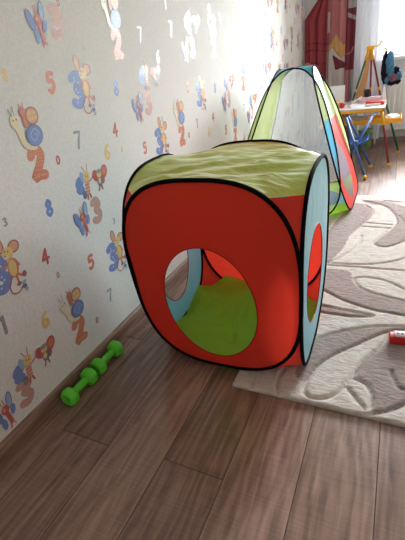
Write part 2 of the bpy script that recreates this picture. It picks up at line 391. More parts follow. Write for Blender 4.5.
    def bf(O, S, v=0):
        S = (S[0] * .93, S[1])
        digit(O, S, '3', .06, .012, .085, 'pink', .37, 'peach')
        ell(O, S, -.064, .012, .015, .034, 'dkblue', .35); ell(O, S, -.064, .012, .012, .03, 'blue', .35)
        ell(O, S, -.046, -.034, .011, .024, 'blue', .1)
        ell(O, S, -.008, .04, .013, .032, 'dkblue', -.1); ell(O, S, -.008, .04, .01, .028, 'ltblue', -.1); ell(O, S, -.002, -.004, .01, .02, 'blue', -.2)
        stroke(O, S, [(-.026, -.006), (-.018, -.046)], .016, 'red', 0); ell(O, S, -.03, .014, .016, .018, 'red')
        ell(O, S, -.034, .016, .006, .007, 'peach', n=8)
        stroke(O, S, [(-.034, .03), (-.044, .054)], .003, 'red', 0); stroke(O, S, [(-.028, .03), (-.032, .058)], .003, 'red', 0)
        stroke(O, S, [(-.022, -.05), (-.026, -.066)], .006, 'red', 0); stroke(O, S, [(-.014, -.05), (-.006, -.06)], .006, 'pink', 0)
    def duo(O, S, v=0):
        ell(O, S, -.07, .01, .028, .02, 'blue', .5); ell(O, S, -.072, -.018, .024, .018, 'blue', -.3); ell(O, S, -.054, -.042, .012, .016, 'dkblue'); ell(O, S, -.052, .024, .012, .022, 'ltblue', .3)
        stroke(O, S, [(-.03, .005), (-.034, -.036)], .024, 'peach', 0); ell(O, S, -.028, .022, .018, .019, 'yellow')
        for k in range(3): stroke(O, S, [(-.044, -.008 - k * .013), (-.022, -.008 - k * .013)], .004, 'red', 0)
        ell(O, S, -.022, .02, .003, .004, 'brown', n=6); ell(O, S, -.033, .023, .003, .004, 'brown', n=6)
        stroke(O, S, [(-.034, .04), (-.046, .062)], .003, 'red', 0); stroke(O, S, [(-.022, .04), (-.018, .066)], .003, 'red', 0)
        stroke(O, S, [(-.036, -.045), (-.04, -.062)], .008, 'red', 0); stroke(O, S, [(-.026, -.045), (-.02, -.06)], .008, 'red', 0)
        stroke(O, S, [(-.016, 0), (.01, .012)], .006, 'red', 0)
        ell(O, S, .024, .010, .018, .024, 'red', .4); ell(O, S, .078, .014, .021, .027, 'red', -.35); ell(O, S, .08, .016, .012, .017, 'orange', -.35); ell(O, S, .064, -.014, .013, .018, 'brown')
        ell(O, S, .046, -.016, .015, .02, 'dkblue'); ell(O, S, .044, -.014, .009, .012, 'yellow'); ell(O, S, .046, .014, .015, .015, 'yellow'); ell(O, S, .046, .022, .015, .009, 'grey')
        stroke(O, S, [(.04, -.034), (.034, -.05)], .006, 'brown', 0); stroke(O, S, [(.052, -.034), (.056, -.05)], .006, 'brown', 0)
    big = {'s': (snail, [(34,147),(77,318),(115,29),(181,125),(213,38),(243,75),(235,127)]),
           'm': (mouse, [(10,265),(84,85),(118,250),(163,137),(202,92)]),
           'd': (duo, [(35,360),(92,180),(150,75),(192,22),(229,81),(253,99),(268,67),(286,67)]),
           'b': (bf, [(13,407),(88,218),(45,25),(142,107),(188,50),(226,102),(250,115)])}
    used = []
    def shear(y): return 0.12
    for k, (fn, pts) in big.items():
        for p in pts:
            st['L'] = 0; q = on(0, *p); fn((q.y, q.z), (1.0, shear(q.y))); used.append((q.y, q.z))
    small = [('8', 49, 208, .05, 'blue'), ('8', 116, 88, .05, 'blue'), ('4', 45, 257, .05, 'red'), ('4', 115, 130, .05, 'red'), ('5', 51, 83, .055, 'orange'),
             ('5', 91, 262, .05, 'orange'), ('5', 145, 148, .045, 'orange'), ('6', 107, 152, .055, 'yellow'), ('6', 45, 320, .055, 'yellow'), ('6', 158, 57, .05, 'yellow'),
             ('7', 78, 140, .055, 'grey'), ('7', 110, 295, .05, 'grey'), ('7', 140, 35, .055, 'grey'), ('1', 197, 123, .05, 'grey'), ('0', 58, 160, .026, 'red'),
             ('0', 97, 320, .022, 'red'), ('1', 3, 325, .06, 'grey'), ('8', 5, 75, .03, 'yellow'), ('0', 58, 275, .02, 'peach'), ('6', 122, 149, .02, 'yellow'), ('3', 5, 222, .022, 'grey'),
             ('3', 114, 221, .02, 'grey'), ('4', 213, 117, .05, 'red'), ('8', 215, 88, .05, 'blue'), ('6', 209, 132, .05, 'yellow'), ('5', 226, 130, .05, 'orange'), ('5', 188, 87, .05, 'orange'),
             ('7', 244, 108, .05, 'grey'), ('3', 162, 119, .02, 'grey'), ('0', 189, 135, .026, 'red'), ('7', 171, 29, .06, 'grey'), ('1', 165, 2, .05, 'grey'), ('8', 220, 18, .05, 'blue'),
             ('0', 58, 2, .02, 'red'), ('1', 84, 48, .014, 'olive'), ('5', 209, 10, .045, 'orange'), ('4', 260, 57, .05, 'red'), ('8', 281, 30, .05, 'blue')]
    for d, px, py, h, col in small:
        st['L'] = 0; q = on(0, px, py); digit((q.y, q.z), (1.0, shear(q.y)), d, 0, 0, h, col); used.append((q.y, q.z))
    # carry the repeat (0.53 x 0.64 m) over the rest of the wall
    cell = [(mouse, .70, .583), (duo, .65, .232), (bf, .535, .159 - .02), (snail, .90, .254)]
    dig = [('8', .918, .695 - .64, 'blue'), ('4', .835, .545, 'red'), ('5', 1.036, .424, 'orange'), ('6', .747, .338, 'yellow'), ('7', 1.09, .234 + .32, 'grey'), ('0', .977, .178, 'red')]
    for i in range(-4, 10):
        for j in range(-2, 5):
            for fn, y, z in cell:
                y2 = y + i * .53; z2 = z + j * .64 + (i % 2) * .32
                if Y0 + .1 < y2 < Y1 - .08 and .18 < z2 < ZC - .12 and all((y2 - a) ** 2 + (z2 - b) ** 2 > .17 ** 2 for a, b in used) and not (y2 < 2.1 and y2 > .5 and z2 < 1.3):
                    st['L'] = 0; used.append((y2, z2)); fn((y2, z2), (1.0, .12))
    for i in range(-4, 10):
        for j in range(-2, 5):
            for d, y, z, col in dig:
                y2 = y + i * .53; z2 = z + j * .64 + (i % 2) * .32
                if Y0 + .1 < y2 < Y1 - .08 and .12 < z2 < ZC - .1 and all((y2 - a) ** 2 + (z2 - b) ** 2 > .12 ** 2 for a, b in used) and not (y2 < 2.1 and y2 > .5 and z2 < 1.3):
                    st['L'] = 0; used.append((y2, z2)); digit((y2, z2), (1.0, .12), d, 0, 0, .05, col)
    # wall thickness behind
    add_box(bm, -0.12, -0.001, Y0 - .1, Y1 + .1, -0.05, ZC + .05)
    o = obj('wall_left', bm, [wallpaper_base()] + [ink('ink_' + k, INK[k]) for k in IK], smooth=False, recalc=False)
    return struct(o)
build_left_wall()

def box_struct(name, args, m, bevel=0):
    bm = bmesh.new(); add_box(bm, *args, bevel=bevel); return struct(obj(name, bm, m, smooth=False))
box_struct('wall_right', (X1, X1 + .1, Y0 - .1, Y1 + .1, -.05, ZC + .05), M['plain'])
box_struct('wall_front', (-.1, X1 + .1, Y0 - .1, Y0, -.05, ZC + .05), M['plain'])
box_struct('ceiling', (-.1, X1 + .1, Y0 - .1, Y1 + .3, ZC, ZC + .1), M['ceiling'])
bm = bmesh.new()
T = .28
add_box(bm, -.001, WX0, Y1, Y1 + T, -.05, ZC); add_box(bm, WX1, X1 + .1, Y1, Y1 + T, -.05, ZC)
add_box(bm, WX0, WX1, Y1, Y1 + T, -.05, WZ0); add_box(bm, WX0, WX1, Y1, Y1 + T, WZ1, ZC)
struct(obj('wall_back', bm, mat('back_wallpaper', srgb(226, 226, 226), 0.75, 0.2, 0.03, 30, 0.2, 300), smooth=False))
bm = bmesh.new()   # profiled skirting
prof = [(0.0005, 0), (.016, 0), (.016, .045), (.012, .060), (.006, .067), (.0005, .070)]
a = [bm.verts.new((x, Y0, z)) for x, z in prof]; b_ = [bm.verts.new((x, Y1, z)) for x, z in prof]
for i in range(len(prof)): bm.faces.new((a[i], a[(i + 1) % 6], b_[(i + 1) % 6], b_[i]))
bm.faces.new(a); bm.faces.new(b_)
struct(obj('baseboard_left', bm, base_wood(), smooth=False))
box_struct('baseboard_back', (.02, X1, Y1 - .016, Y1 - .0005, 0, .07), mat('skirting', srgb(150, 132, 122), .5), .003)
# window: frame, two panes, sill
bm = bmesh.new()
yf = Y1 + .12
for ar in ((WX0, WX0 + .03), (WX1 - .07, WX1), ((WX0 + WX1) / 2 - .05, (WX0 + WX1) / 2 + .05)): add_box(bm, ar[0], ar[1], yf, yf + .07, WZ0, WZ1, .005)
for ar in ((WZ0, WZ0 + .07), (WZ1 - .07, WZ1)): add_box(bm, WX0 + .07, WX1 - .07, yf + .004, yf + .066, ar[0], ar[1], .005)
win = struct(obj('window_1', bm, M['white'], smooth=False))
bm = bmesh.new()
add_box(bm, WX0 + .07, WX1 - .07, yf + .03, yf + .034, WZ0 + .07, WZ1 - .07)
obj('window_pane', bm, glass_mat(), win, smooth=False)
box_struct('trim_1', (WX0 - .06, WX1 + .06, Y1 - .12, yf, WZ0 - .035, WZ0), M['white'], .006)

# ------------------------------------------------------------------ RUG
RX0, RX1, RY0, RY1, RZ = 0.605, 2.25, 0.955, 3.2, 0.016
def pl(pts, s, ox, oy): return [on(2, ox + x / s, oy + y / s, RZ).to_2d() for x, y in pts]
c1 = lambda pts: pl(pts, 3.375, 285, 300)
c2 = lambda pts: pl(pts, 4.05, 305, 230)
c3 = lambda pts: pl(pts, 4.765, 320, 185)
c4 = lambda pts: pl(pts, 4.5, 225, 340)
def sm2(P, closed=False, n=5): return [v.to_2d() for v in catmull([Vector((p.x, p.y, 0)) for p in P], n, closed)]
brown = [c1([(35,240),(60,175),(90,140),(150,113),(250,93),(330,88),(450,92),(450,100),(405,98),(330,110),(250,145),(170,180),(110,220),(75,265),(50,270)]),
         c1([(355,122),(330,150),(270,200),(235,245),(290,290),(292,372),(330,375),(405,350),(520,300),(520,130),(405,108)]),
         c2([(80,160),(180,168),(192,200),(230,240),(330,270),(405,285),(520,320),(520,370),(405,345),(270,320),(150,280),(60,235)]),
         c2([(30,300),(90,300),(150,320),(270,343),(180,348),(30,330)]),
         c3([(150,95),(215,92),(245,110),(245,145),(200,185),(150,230),(110,300),(60,350),(20,370),(20,250)]),
         c3([(240,92),(300,98),(350,135),(366,175),(330,215),(270,262),(262,280),(320,292),(405,262),(480,220),(480,150),(400,100),(300,75),(200,72)]),
         ]
lines = [c1([(75,265),(62,300),(85,326),(140,327),(190,300),(235,245),(270,200),(330,150),(355,120),(405,104),(470,100)]),
         c1([(75,265),(110,220),(170,180),(250,145),(330,110),(405,97)]), c1([(60,175),(90,140),(150,113),(250,93),(330,86),(450,92)]),
         c1([(190,385),(240,388),(330,376),(405,350),(500,300)]), c1([(225,260),(270,280),(292,320),(285,360)]), c1([(205,290),(240,330),(270,365)]),
         c1([(360,240),(380,290),(405,300)]),
         c2([(88,140),(200,148),(405,163),(520,168)]), c2([(95,132),(230,138),(330,130),(420,105),(500,60)]),
         c2([(405,240),(330,205),(250,190),(200,196),(230,235),(330,268),(405,285),(500,310)]), c2([(75,240),(150,280),(270,320),(405,345),(500,368)]),
         c2([(45,300),(150,320),(275,345),(180,348),(45,327)]), c2([(95,130),(160,100),(215,60),(230,20)]),
         c3([(200,72),(300,95),(350,130),(366,175),(330,215),(270,262),(262,282),(320,292),(405,262),(480,215)]), c3([(215,92),(247,115),(245,145),(200,185),(150,230)]),
         c3([(305,72),(360,78),(430,86)]), c3([(380,145),(400,170),(450,175)]), c3([(190,195),(260,200),(330,205)]), c3([(210,175),(260,182),(340,188)]),
         c4([(265,130),(235,190),(245,265)]), c4([(140,150),(125,190),(105,230)])]
# generic continuation of the carved leaves beyond the picture's right edge
for k in range(5):
    y = RY0 + .2 + k * .47
    P = [Vector((1.42 + .72 * t, y + .16 * math.sin(t * 3.2 + k))) for t in [q / 6 for q in range(7)]]
    Q = [Vector((p.x, p.y + .11 * math.sin(PI * i / 6))) for i, p in enumerate(P)]
    lines += [P, Q]; brown.append(P + Q[::-1])
brown = [sm2(p, True, 4) for p in brown]; lines = [sm2(p) for p in lines]
def inpoly(x, y, P):
    c = False; j = len(P) - 1
    for i in range(len(P)):
        if (P[i].y > y) != (P[j].y > y) and x < (P[j].x - P[i].x) * (y - P[i].y) / (P[j].y - P[i].y) + P[i].x: c = not c
        j = i
    return c
def build_rug():
    st = .0065; nx = int((RX1 - RX0) / st); ny = int((RY1 - RY0) / st)
    dx, dy = (RX1 - RX0) / nx, (RY1 - RY0) / ny
    D = [[9.0] * (nx + 1) for _ in range(ny + 1)]; R = .026
    for P in lines:
        for a, b in zip(P, P[1:]):
            i0 = max(0, int((min(a.x, b.x) - R - RX0) / dx)); i1 = min(nx, int((max(a.x, b.x) + R - RX0) / dx) + 1)
            j0 = max(0, int((min(a.y, b.y) - R - RY0) / dy)); j1 = min(ny, int((max(a.y, b.y) + R - RY0) / dy) + 1)
            ab = b - a; l2 = max(ab.length_squared, 1e-9)
            for j in range(j0, j1 + 1):
                for i in range(i0, i1 + 1):
                    p = Vector((RX0 + i * dx, RY0 + j * dy)); t = max(0, min(1, (p - a).dot(ab) / l2)); d = (p - a - ab * t).length
                    if d < D[j][i]: D[j][i] = d
    BB = [(min(p.x for p in P), max(p.x for p in P), min(p.y for p in P), max(p.y for p in P), P) for P in brown]
    vs = []; tone = []; fs = []
    for j in range(ny + 1):
        for i in range(nx + 1):
            x, y = RX0 + i * dx, RY0 + j * dy
            e = min(i, nx - i, j, ny - j)
            h = RZ - .011 * math.exp(-(D[j][i] / .0068) ** 2) + .0012 * noise.noise((x * 30, y * 30, 0))
            if e == 0: h -= .004
            tn = 1.0 if any(b[0] < x < b[1] and b[2] < y < b[3] and inpoly(x, y, b[4]) for b in BB) else 0.0
            vs.append((x, y, h)); tone.append(tn)
    for j in range(ny):
        for i in range(nx):
            a = j * (nx + 1) + i; fs.append((a, a + 1, a + nx + 2, a + nx + 1))
    # sides
    border = [i for i in range(nx + 1)] + [j * (nx + 1) + nx for j in range(1, ny + 1)] + [ny * (nx + 1) + i for i in range(nx - 1, -1, -1)] + [j * (nx + 1) for j in range(ny - 1, 0, -1)]
    b0 = len(vs)
    for q in border: vs.append((vs[q][0], vs[q][1], 0.0005)); tone.append(.6)
    n = len(border)
    for k in range(n): fs.append((border[k], b0 + k, b0 + (k + 1) % n, border[(k + 1) % n]))
    me = bpy.data.meshes.new('rug'); me.from_pydata(vs, [], fs); me.update()
    at = me.attributes.new('tone', 'FLOAT', 'POINT'); at.data.foreach_set('value', tone)
    o = link('rug', me, rug_mat())
    return tag(o, 'beige and taupe rug with carved leaf pattern lying on the laminate floor', 'rug')
build_rug()

# ------------------------------------------------------------------ pop-up tents: shared shell builder
class Shell:
    """four rounded loops standing on the sides of a square, profile = [(w, z)] from bottom middle to top middle, off(z) = distance of the loop plane"""
    def __init__(s, c, yaw, ax, ay, prof, off, lean=(0, 0), zoff=0.0):
        s.c, s.yaw, s.ax, s.ay, s.prof, s.off, s.lean, s.zo = c, yaw, ax, ay, prof, off, lean, zoff
        s.dz = [0, 0, 0, 0]; s.pull = [0, 0, 0, 0]
        s.wr = [[w for w, z in prof] for _ in range(4)]; s.wl = [[w for w, z in prof] for _ in range(4)]
    def W(s, X, Y, Z):       # normalised X,Y ; local coords relative to the thing's empty (which carries yaw)
        return Vector((X * s.ax + s.lean[0] * Z, Y * s.ay + s.lean[1] * Z, Z + s.zo))
    def face(s, k, u, z, out=0.0):
        e = s.off(z) + out - s.pull[k] * (max(z, 0) / s.prof[-1][1]) ** 2
        X, Y = ((u, -e), (e, u), (-u, e), (-e, -u))[k]
        z = z - s.dz[k] * (max(z, 0) / s.prof[-1][1]) ** 3
        return s.W(X, Y, z)
    def loop(s, k):
        return [s.face(k, u, z) for u, z in s.uz(k)]
    def uz(s, k):
        n = len(s.prof)
        return [(s.wr[k][i], s.prof[i][1]) for i in range(n)] + [(-s.wl[k][i], s.prof[i][1]) for i in range(n - 2, 0, -1)]
    def binding(s, k, r, parent, name='frame_binding'):
        bm = bmesh.new(); tube(bm, s.loop(k), r, closed=True, seg=8)
        return obj(name, bm, M['black'], parent)
def corner(shell, k, z0, z1, m, parent, name, ns=8, wr=0.0, seed=0):
    """fabric stretched between loop k and loop k+1"""
    bm = bmesh.new(); rows = []; k2 = (k + 1) % 4
    for q_, (w, z) in enumerate(shell.prof):
        if not z0 - 1e-6 <= z <= z1 + 1e-6: continue
        A = shell.face(k, shell.wr[k][q_], z); B = shell.face(k2, -shell.wl[k2][q_], z); row = []
        for i in range(ns + 1):
            t = i / ns; p = A.lerp(B, t)
            if wr:
                f = wr * math.sin(PI * t) * noise.noise((p.x * 9 + seed, p.y * 9, p.z * 14))
                p += Vector((f, f, f * .7))
            row.append(bm.verts.new(p))
        rows.append(row)
    for a, b in zip(rows, rows[1:]):
        for i in range(ns):
            bm.faces.new((a[i], a[i + 1], b[i + 1], b[i]))
    bmesh.ops.remove_doubles(bm, verts=bm.verts, dist=1e-5)
    return obj(name, bm, m, parent)
def holed_panel(shell, k, hole, m, parent, name, bulge=0.0, rings=9, seed=0):
    """panel inside loop k with an opening; hole = (u, z, ru, rz)"""
    hu, hz, ru, rz = hole
    uz = shell.uz(k)
    bm = bmesh.new(); R_ = []; H = []
    for (u, z) in uz:
        a = math.atan2((z - hz) / rz, (u - hu) / ru)
        H.append((hu + ru * math.cos(a), hz + rz * math.sin(a)))
    for j in range(rings + 1):
        t = j / rings; row = []
        for (u, z), (a, b) in zip(uz, H):
            uu, zz = u + (a - u) * t, z + (b - z) * t
            o = bulge * math.sin(PI * t * .8) + (.010 * math.sin(PI * t)) * noise.noise((uu * 5 + seed, zz * 5, seed))
            row.append(bm.verts.new(shell.face(k, uu, zz, o)))
        R_.append(row)
    n = len(uz)
    for a, b in zip(R_, R_[1:]):
        for i in range(n): bm.faces.new((a[i], a[(i + 1) % n], b[(i + 1) % n], b[i]))
    ob = obj(name, bm, m, parent)
    bm = bmesh.new()
    tube(bm, [shell.face(k, hu + ru * math.cos(a), hz + rz * math.sin(a), bulge * math.sin(PI * .8)) for a in [2 * PI * i / 64 for i in range(64)]], .0022, True, 6)
    return ob, bm

# ---- play cube
CX, CY, CA, CD, CB, CN = .534, 1.314, .304, .2825, .380, 2.868
def sq_prof(b, n, N_=40):
    P = []
    for i in range(N_ + 1):
        th = -PI / 2 + PI * i / N_
        P.append((abs(math.cos(th)) ** (2 / n), b + b * math.copysign(abs(math.sin(th)) ** (2 / n), math.sin(th))))
    P[0] = (0.0, 0.0); P[-1] = (0.0, 2 * b); return P
cube = thing('play_cube', 'red pop-up play cube with round opening, lime top and black edging on the floor', 'play tent', (CX, CY, 0), .019)
CS = Shell((CX, CY), .019, CA, CD, sq_prof(CB, CN), lambda z: 1.0, (.02, -.118), .0232)
CS.dz = [0, .024, .005, 0]; CS.pull = [0, 0, 0, .06]
for q_, (w, z) in enumerate(CS.prof):       # the loop facing the room sags: full at its near foot, lifted at its far foot
    if z < CB and q_ > 0:
        CS.wl[1][q_] = w ** .5 * 1.04; CS.wr[1][q_] = w ** 2.2
names = ['front_panel', 'side_panel', 'back_panel', 'side_panel']
mats_ = ['red', 'blue', 'red', 'blue']
ZT = .71
holes = [(-.045, .295, .57, .242), (-.13, .33, .58, .20), (-.22, .34, .5, .22), (0.0, .33, .50, .225)]
for k in range(4):
    p, hb = holed_panel(CS, k, holes[k], M[mats_[k]], cube, names[k], bulge=.012, seed=k * 3.1)
    p['label'] = ('red front panel with round opening', 'sky blue panel with round opening facing the room', 'red back panel', 'sky blue panel beside the wallpaper')[k]
    obj('opening_hem', hb, M['redpipe'], p)
    CS.binding(k, .0068, cube)
    zs = [z for _, z in CS.prof]
    z1 = min(zs, key=lambda z: abs(z - ZT))
    corner(CS, k, 0.0, z1, M['red'], cube, 'corner_panel', wr=.004, seed=k)
bm = bmesh.new()          # blue flap behind the opening of the back panel
ctr = bm.verts.new(CS.face(2, -.22, .34, .045)); rg = []
for i in range(40):
    a = 2 * PI * i / 40; rg.append(bm.verts.new(CS.face(2, -.22 + .56 * math.cos(a), .34 + .245 * math.sin(a), .018)))
for i in range(40): bm.faces.new((ctr, rg[i], rg[(i + 1) % 40]))
o = obj('flap', bm, M['teal'], cube); o['label'] = 'teal flap over the back opening'
# lime top: corner slopes above ZT plus the flat middle, one sheet
bm = bmesh.new()
def wrinkle(p, edge):
    n1 = noise.noise((p.x * 5 + 3, p.y * 16, 1.7)); n2 = noise.noise((p.x * 11, p.y * 30 + p.x * 12, 7.1)); n3 = noise.noise(((p.x + p.y) * 22, (p.x - p.y) * 6, 3.3))
    d1 = 1 - abs(noise.noise((p.x * 2.2 + 4, p.y * 8 - p.x * 3.5, 0.7))) * 2; d2 = 1 - abs(noise.noise((p.x * 4 + p.y * 3, p.y * 13 - p.x * 5, 5.1))) * 2
    return edge * (.006 * n1 + .002 * n2 + .018 * max(0, d1 - .6) + .014 * max(0, d2 - .55) - .014)
zs = [z for _, z in CS.prof]; z1 = min(zs, key=lambda z: abs(z - ZT))
for k in range(4):
    pr = [p for p in CS.prof if p[1] >= z1 - 1e-6]
    # densify
    pd = []
    for a, b in zip(pr, pr[1:]):
        for q in range(3): pd.append((a[0] + (b[0] - a[0]) * q / 3, a[1] + (b[1] - a[1]) * q / 3))
    pd.append(pr[-1]); rows = []; ns = 40
    for w, z in pd:
        A = CS.face(k, w, z); B = CS.face((k + 1) % 4, -w, z); row = []
        hz = min(1.0, (z - z1) / .05)
        for i in range(ns + 1):
            t = i / ns; p = A.lerp(B, t); ed = min(1, 4.5 * t * (1 - t)) * hz
            row.append(bm.verts.new(p + Vector((0, 0, wrinkle(p, ed)))))
        rows.append(row)
    for a, b in zip(rows, rows[1:]):
        for i in range(ns): bm.faces.new((a[i], a[i + 1], b[i + 1], b[i]))
ns = 40
G = [[None] * (ns + 1) for _ in range(ns + 1)]
for i in range(ns + 1):
    for j in range(ns + 1):
        s_, t_ = i / ns, j / ns
        X = s_ - t_; Y = s_ + t_ - 1
        p = CS.W(X * (.94 if X < 0 else 1), Y, 2 * CB - .024 * max(0, X) - .005 * max(0, Y))
        ed = min(1, 4.5 * min(s_ * (1 - s_), 1), ) * 1.0
        e1 = min(1, 4.5 * s_ * (1 - s_)) if (j in (0, ns)) else (min(1, 4.5 * t_ * (1 - t_)) if i in (0, ns) else None)
        if e1 is None:
            e1 = max(min(1, 4.5 * s_ * (1 - s_)), min(1, 4.5 * t_ * (1 - t_)))
        G[i][j] = bm.verts.new(p + Vector((0, 0, wrinkle(p, e1) )))
for i in range(ns):
    for j in range(ns): bm.faces.new((G[i][j], G[i + 1][j], G[i + 1][j + 1], G[i][j + 1]))
bmesh.ops.remove_doubles(bm, verts=bm.verts, dist=.0012)
o = obj('top_panel', bm, M['topgreen'], cube); o['label'] = 'wrinkled lime green top panel'
# lime floor sheet
bm = bmesh.new(); ns = 90
vg = {}
for i in range(ns + 1):
    for j in range(ns + 1):
        X, Y = -1 + 2 * i / ns, -1 + 2 * j / ns
        lim = 1.62
        m_ = abs(X) + abs(Y)
        if m_ > lim: X, Y = X * lim / m_, Y * lim / m_
        p = CS.W(X * .985, Y * .985, 0)
        ed = max(0, min(1, (1 - max(abs(X), abs(Y))) * 8, (lim - m_) * 5 if m_ < lim else 0))
        e2 = max(0.0, max(abs(X), abs(Y)) - .55) / .45
        rise = .05 * e2 ** 2.0 * max(0, min(1, (m_ - 1.0) / .6)) + .0
        h = ed * (.013 * noise.noise((p.x * 17 + p.y * 4, p.y * 6, 2)) + .010 * noise.noise((p.x * 8, p.y * 5 + 3, 9)) + .010)
        dome = .034 * max(0, min(1, (Y + .35) / .9)) ** 1.3 * max(0, min(1, (1.35 - abs(X)) / .6))
        vg[i, j] = bm.verts.new((p.x, p.y, .019 + max(0, h) + rise + dome))
for i in range(ns):
    for j in range(ns): bm.faces.new((vg[i, j], vg[i + 1, j], vg[i + 1, j + 1], vg[i, j + 1]))
bmesh.ops.remove_doubles(bm, verts=bm.verts, dist=1e-5)
bmesh.ops.dissolve_degenerate(bm, edges=bm.edges, dist=1e-6)
o = obj('floor_panel', bm, M['green'], cube); o['label'] = 'crumpled lime green floor sheet'

# ---- pyramid tent
PX, PY = .385, 3.075
half = [(0, 0), (.22, .004), (.32, .04), (.37, .13), (.37, .24), (.335, .42), (.28, .60), (.215, .77), (.155, .875), (.08, .945), (0, .965)]
prof = [(max(0, p.x), p.y) for p in catmull([Vector((a, b, 0)) for a, b in half], 6)]
prof[0] = (0, 0); prof[-1] = (0, .965)
z_ = 0
for i in range(len(prof)):
    z_ = max(z_, prof[i][1]); prof[i] = (prof[i][0], z_ + i * 1e-5)
tent = thing('pyramid_tent', 'pyramid pop-up tent with white mesh window and blue peak behind the red play cube', 'play tent', (PX, PY, 0), 0)
PS = Shell((PX, PY), 0, 1.0, 1.0, prof, lambda z: .445 - .325 * (z / .965), (0, 0), .0225)
def band_panel(k, classes, name_of, nu=16):
    """fill loop k; classes(u/w, z) -> key"""
    bms = {}
    for (w0, z0), (w1, z1) in zip(PS.prof, PS.prof[1:]):
        for i in range(nu):
            a, b = -1 + 2 * i / nu, -1 + 2 * (i + 1) / nu
            key = classes((a + b) / 2, (z0 + z1) / 2, (w0 + w1) / 2)
            bm = bms.setdefault(key, bmesh.new())
            bm.faces.new([bm.verts.new(PS.face(k, u, z)) for u, z in ((a * w0, z0), (b * w0, z0), (b * w1, z1), (a * w1, z1))])
    for key, bm in bms.items():
        bmesh.ops.remove_doubles(bm, verts=bm.verts, dist=1e-5)
        bmesh.ops.dissolve_degenerate(bm, edges=bm.edges, dist=1e-6)
        o = obj(name_of[key][0], bm, M[name_of[key][1]], tent)
        if len(name_of[key]) > 2: o['label'] = name_of[key][2]
band_panel(0, lambda u, z, w: 'g' if (u < -.5 and z > .0) else 'm', {'g': ('side_strip', 'ltgreen', 'pale green strip'), 'm': ('mesh_window', 'mesh', 'white mesh window')})
def cls_right(u, z, w):
    if z > .60: return 'g'
    if u < -.1 - (.60 - z) * 1.9 + .1 and z > .38: return 'b'
    if (u * .8 + .1) ** 2 / .42 ** 2 + ((z - .24) / .20) ** 2 < 1: return 'm'
    return 'r'
band_panel(1, cls_right, {'g': ('upper_panel', 'ltgreen', 'pale green upper panel'), 'b': ('side_panel', 'blue'), 'r': ('lower_panel', 'red', 'red lower panel'), 'm': ('mesh_window', 'pinkmesh')}, 24)
band_panel(2, lambda u, z, w: 'm', {'m': ('mesh_window', 'mesh')})
band_panel(3, lambda u, z, w: 'g' if u < -.4 or z < .2 else 'm', {'g': ('side_strip', 'ltgreen'), 'm': ('mesh_window', 'mesh')})
def zn(z): return min((p[1] for p in PS.prof), key=lambda q: abs(q - z))
for k in range(4):
    PS.binding(k, .0055, tent)
    a, b, c = zn(.10), zn(.62), zn(.84)
    corner(PS, k, 0, a, M['green'], tent, 'corner_foot', 4)
    corner(PS, k, a, b, M['blue'] if k == 0 else M['ltgreen'], tent, 'corner_panel', 4)
    corner(PS, k, b, c, M['ltgreen'], tent, 'corner_panel', 4)
    corner(PS, k, c, zn(2), M['teal'], tent, 'peak_cap', 4)
bm = bmesh.new()
bm.faces.new([bm.verts.new(PS.face(k, 0, .966)) for k in range(4)])
obj('peak_cap', bm, M['teal'], tent)
bm = bmesh.new()
q = .40
vs = [bm.verts.new((x, y, .0185)) for x, y in ((.2, -q), (q, -.2), (q, .2), (.2, q), (-.2, q), (-q, .2), (-q, -.2), (-.2, -q))]
bm.faces.new(vs); o = obj('floor_panel', bm, M['teal'], tent); o['label'] = 'teal floor sheet'

# ------------------------------------------------------------------ dumbbells
def dumbbell(label, pa, pb):
    A, B = on(2, *pa, .0375), on(2, *pb, .0375)
    A.x, B.x = max(A.x, .057), max(B.x, .057)
    mid = (A + B) / 2; L_ = (B - A).length; ang = math.atan2(B.y - A.y, B.x - A.x)
    t = thing('dumbbell', label, 'dumbbell', (mid.x, mid.y, 0), ang, 'green dumbbells by the wall')
    bm = bmesh.new(); h = L_ / 2
    lathe(bm, [(.0135, -h), (.0150, -h * .55), (.0160, 0), (.0150, h * .55), (.0135, h)], (0, 0, .0375), 'x', 20)
    obj('handle', bm, M['dumb'], t)
    for s in (-1, 1):
        bm = bmesh.new(); seg = 8
        pr = [(.016, -.021), (.029, -.019), (.0365, -.010), (.0375, 0), (.0365, .010), (.029, .019), (.020, .021), (.018, .0185), (.004, .018)]
        if s < 0: pr = [(r, -x) for r, x in pr]
        lathe(bm, pr, (s * h, 0, .0375), 'x', 32)
        for v in bm.verts:     # soft octagon outline
            y, z = v.co.y, v.co.z - .0375; r = math.hypot(y, z); a = math.atan2(z, y)
            k = math.cos(PI / 8) / math.cos(((a + PI / 8) % (PI / 4)) - PI / 8)
            f = 1 - (1 - k * .985) * .75
            v.co.y, v.co.z = y * f, .0375 + z * f
        obj('weight_head', bm, M['dumb'], t)
    return t
dumbbell('green vinyl dumbbell by the baseboard, nearer the camera', (68.5, 396), (88, 376))
dumbbell('green vinyl dumbbell by the baseboard, closer to the red play cube', (97, 366), (113, 348))

# ------------------------------------------------------------------ red toy block on rug
q = on(2, 397, 343, .022)
t = thing('toy_block', 'small red toy block with white top lying on the rug', 'toy', (q.x + .010, q.y + .015, RZ), .12)
bm = bmesh.new(); add_box(bm, -.040, .040, -.019, .019, 0.001, .036, .004); obj('block_body', bm, M['redp'], t)
bm = bmesh.new(); add_box(bm, -.024, .038, -.016, .016, .0355, .044, .003)
for x in (-.01, .006, .022): lathe(bm, [(.006, .0438), (.006, .047), (.005, .048)], (x, 0, 0), 'z', 12)
obj('block_top', bm, M['pinkwhite'], t)

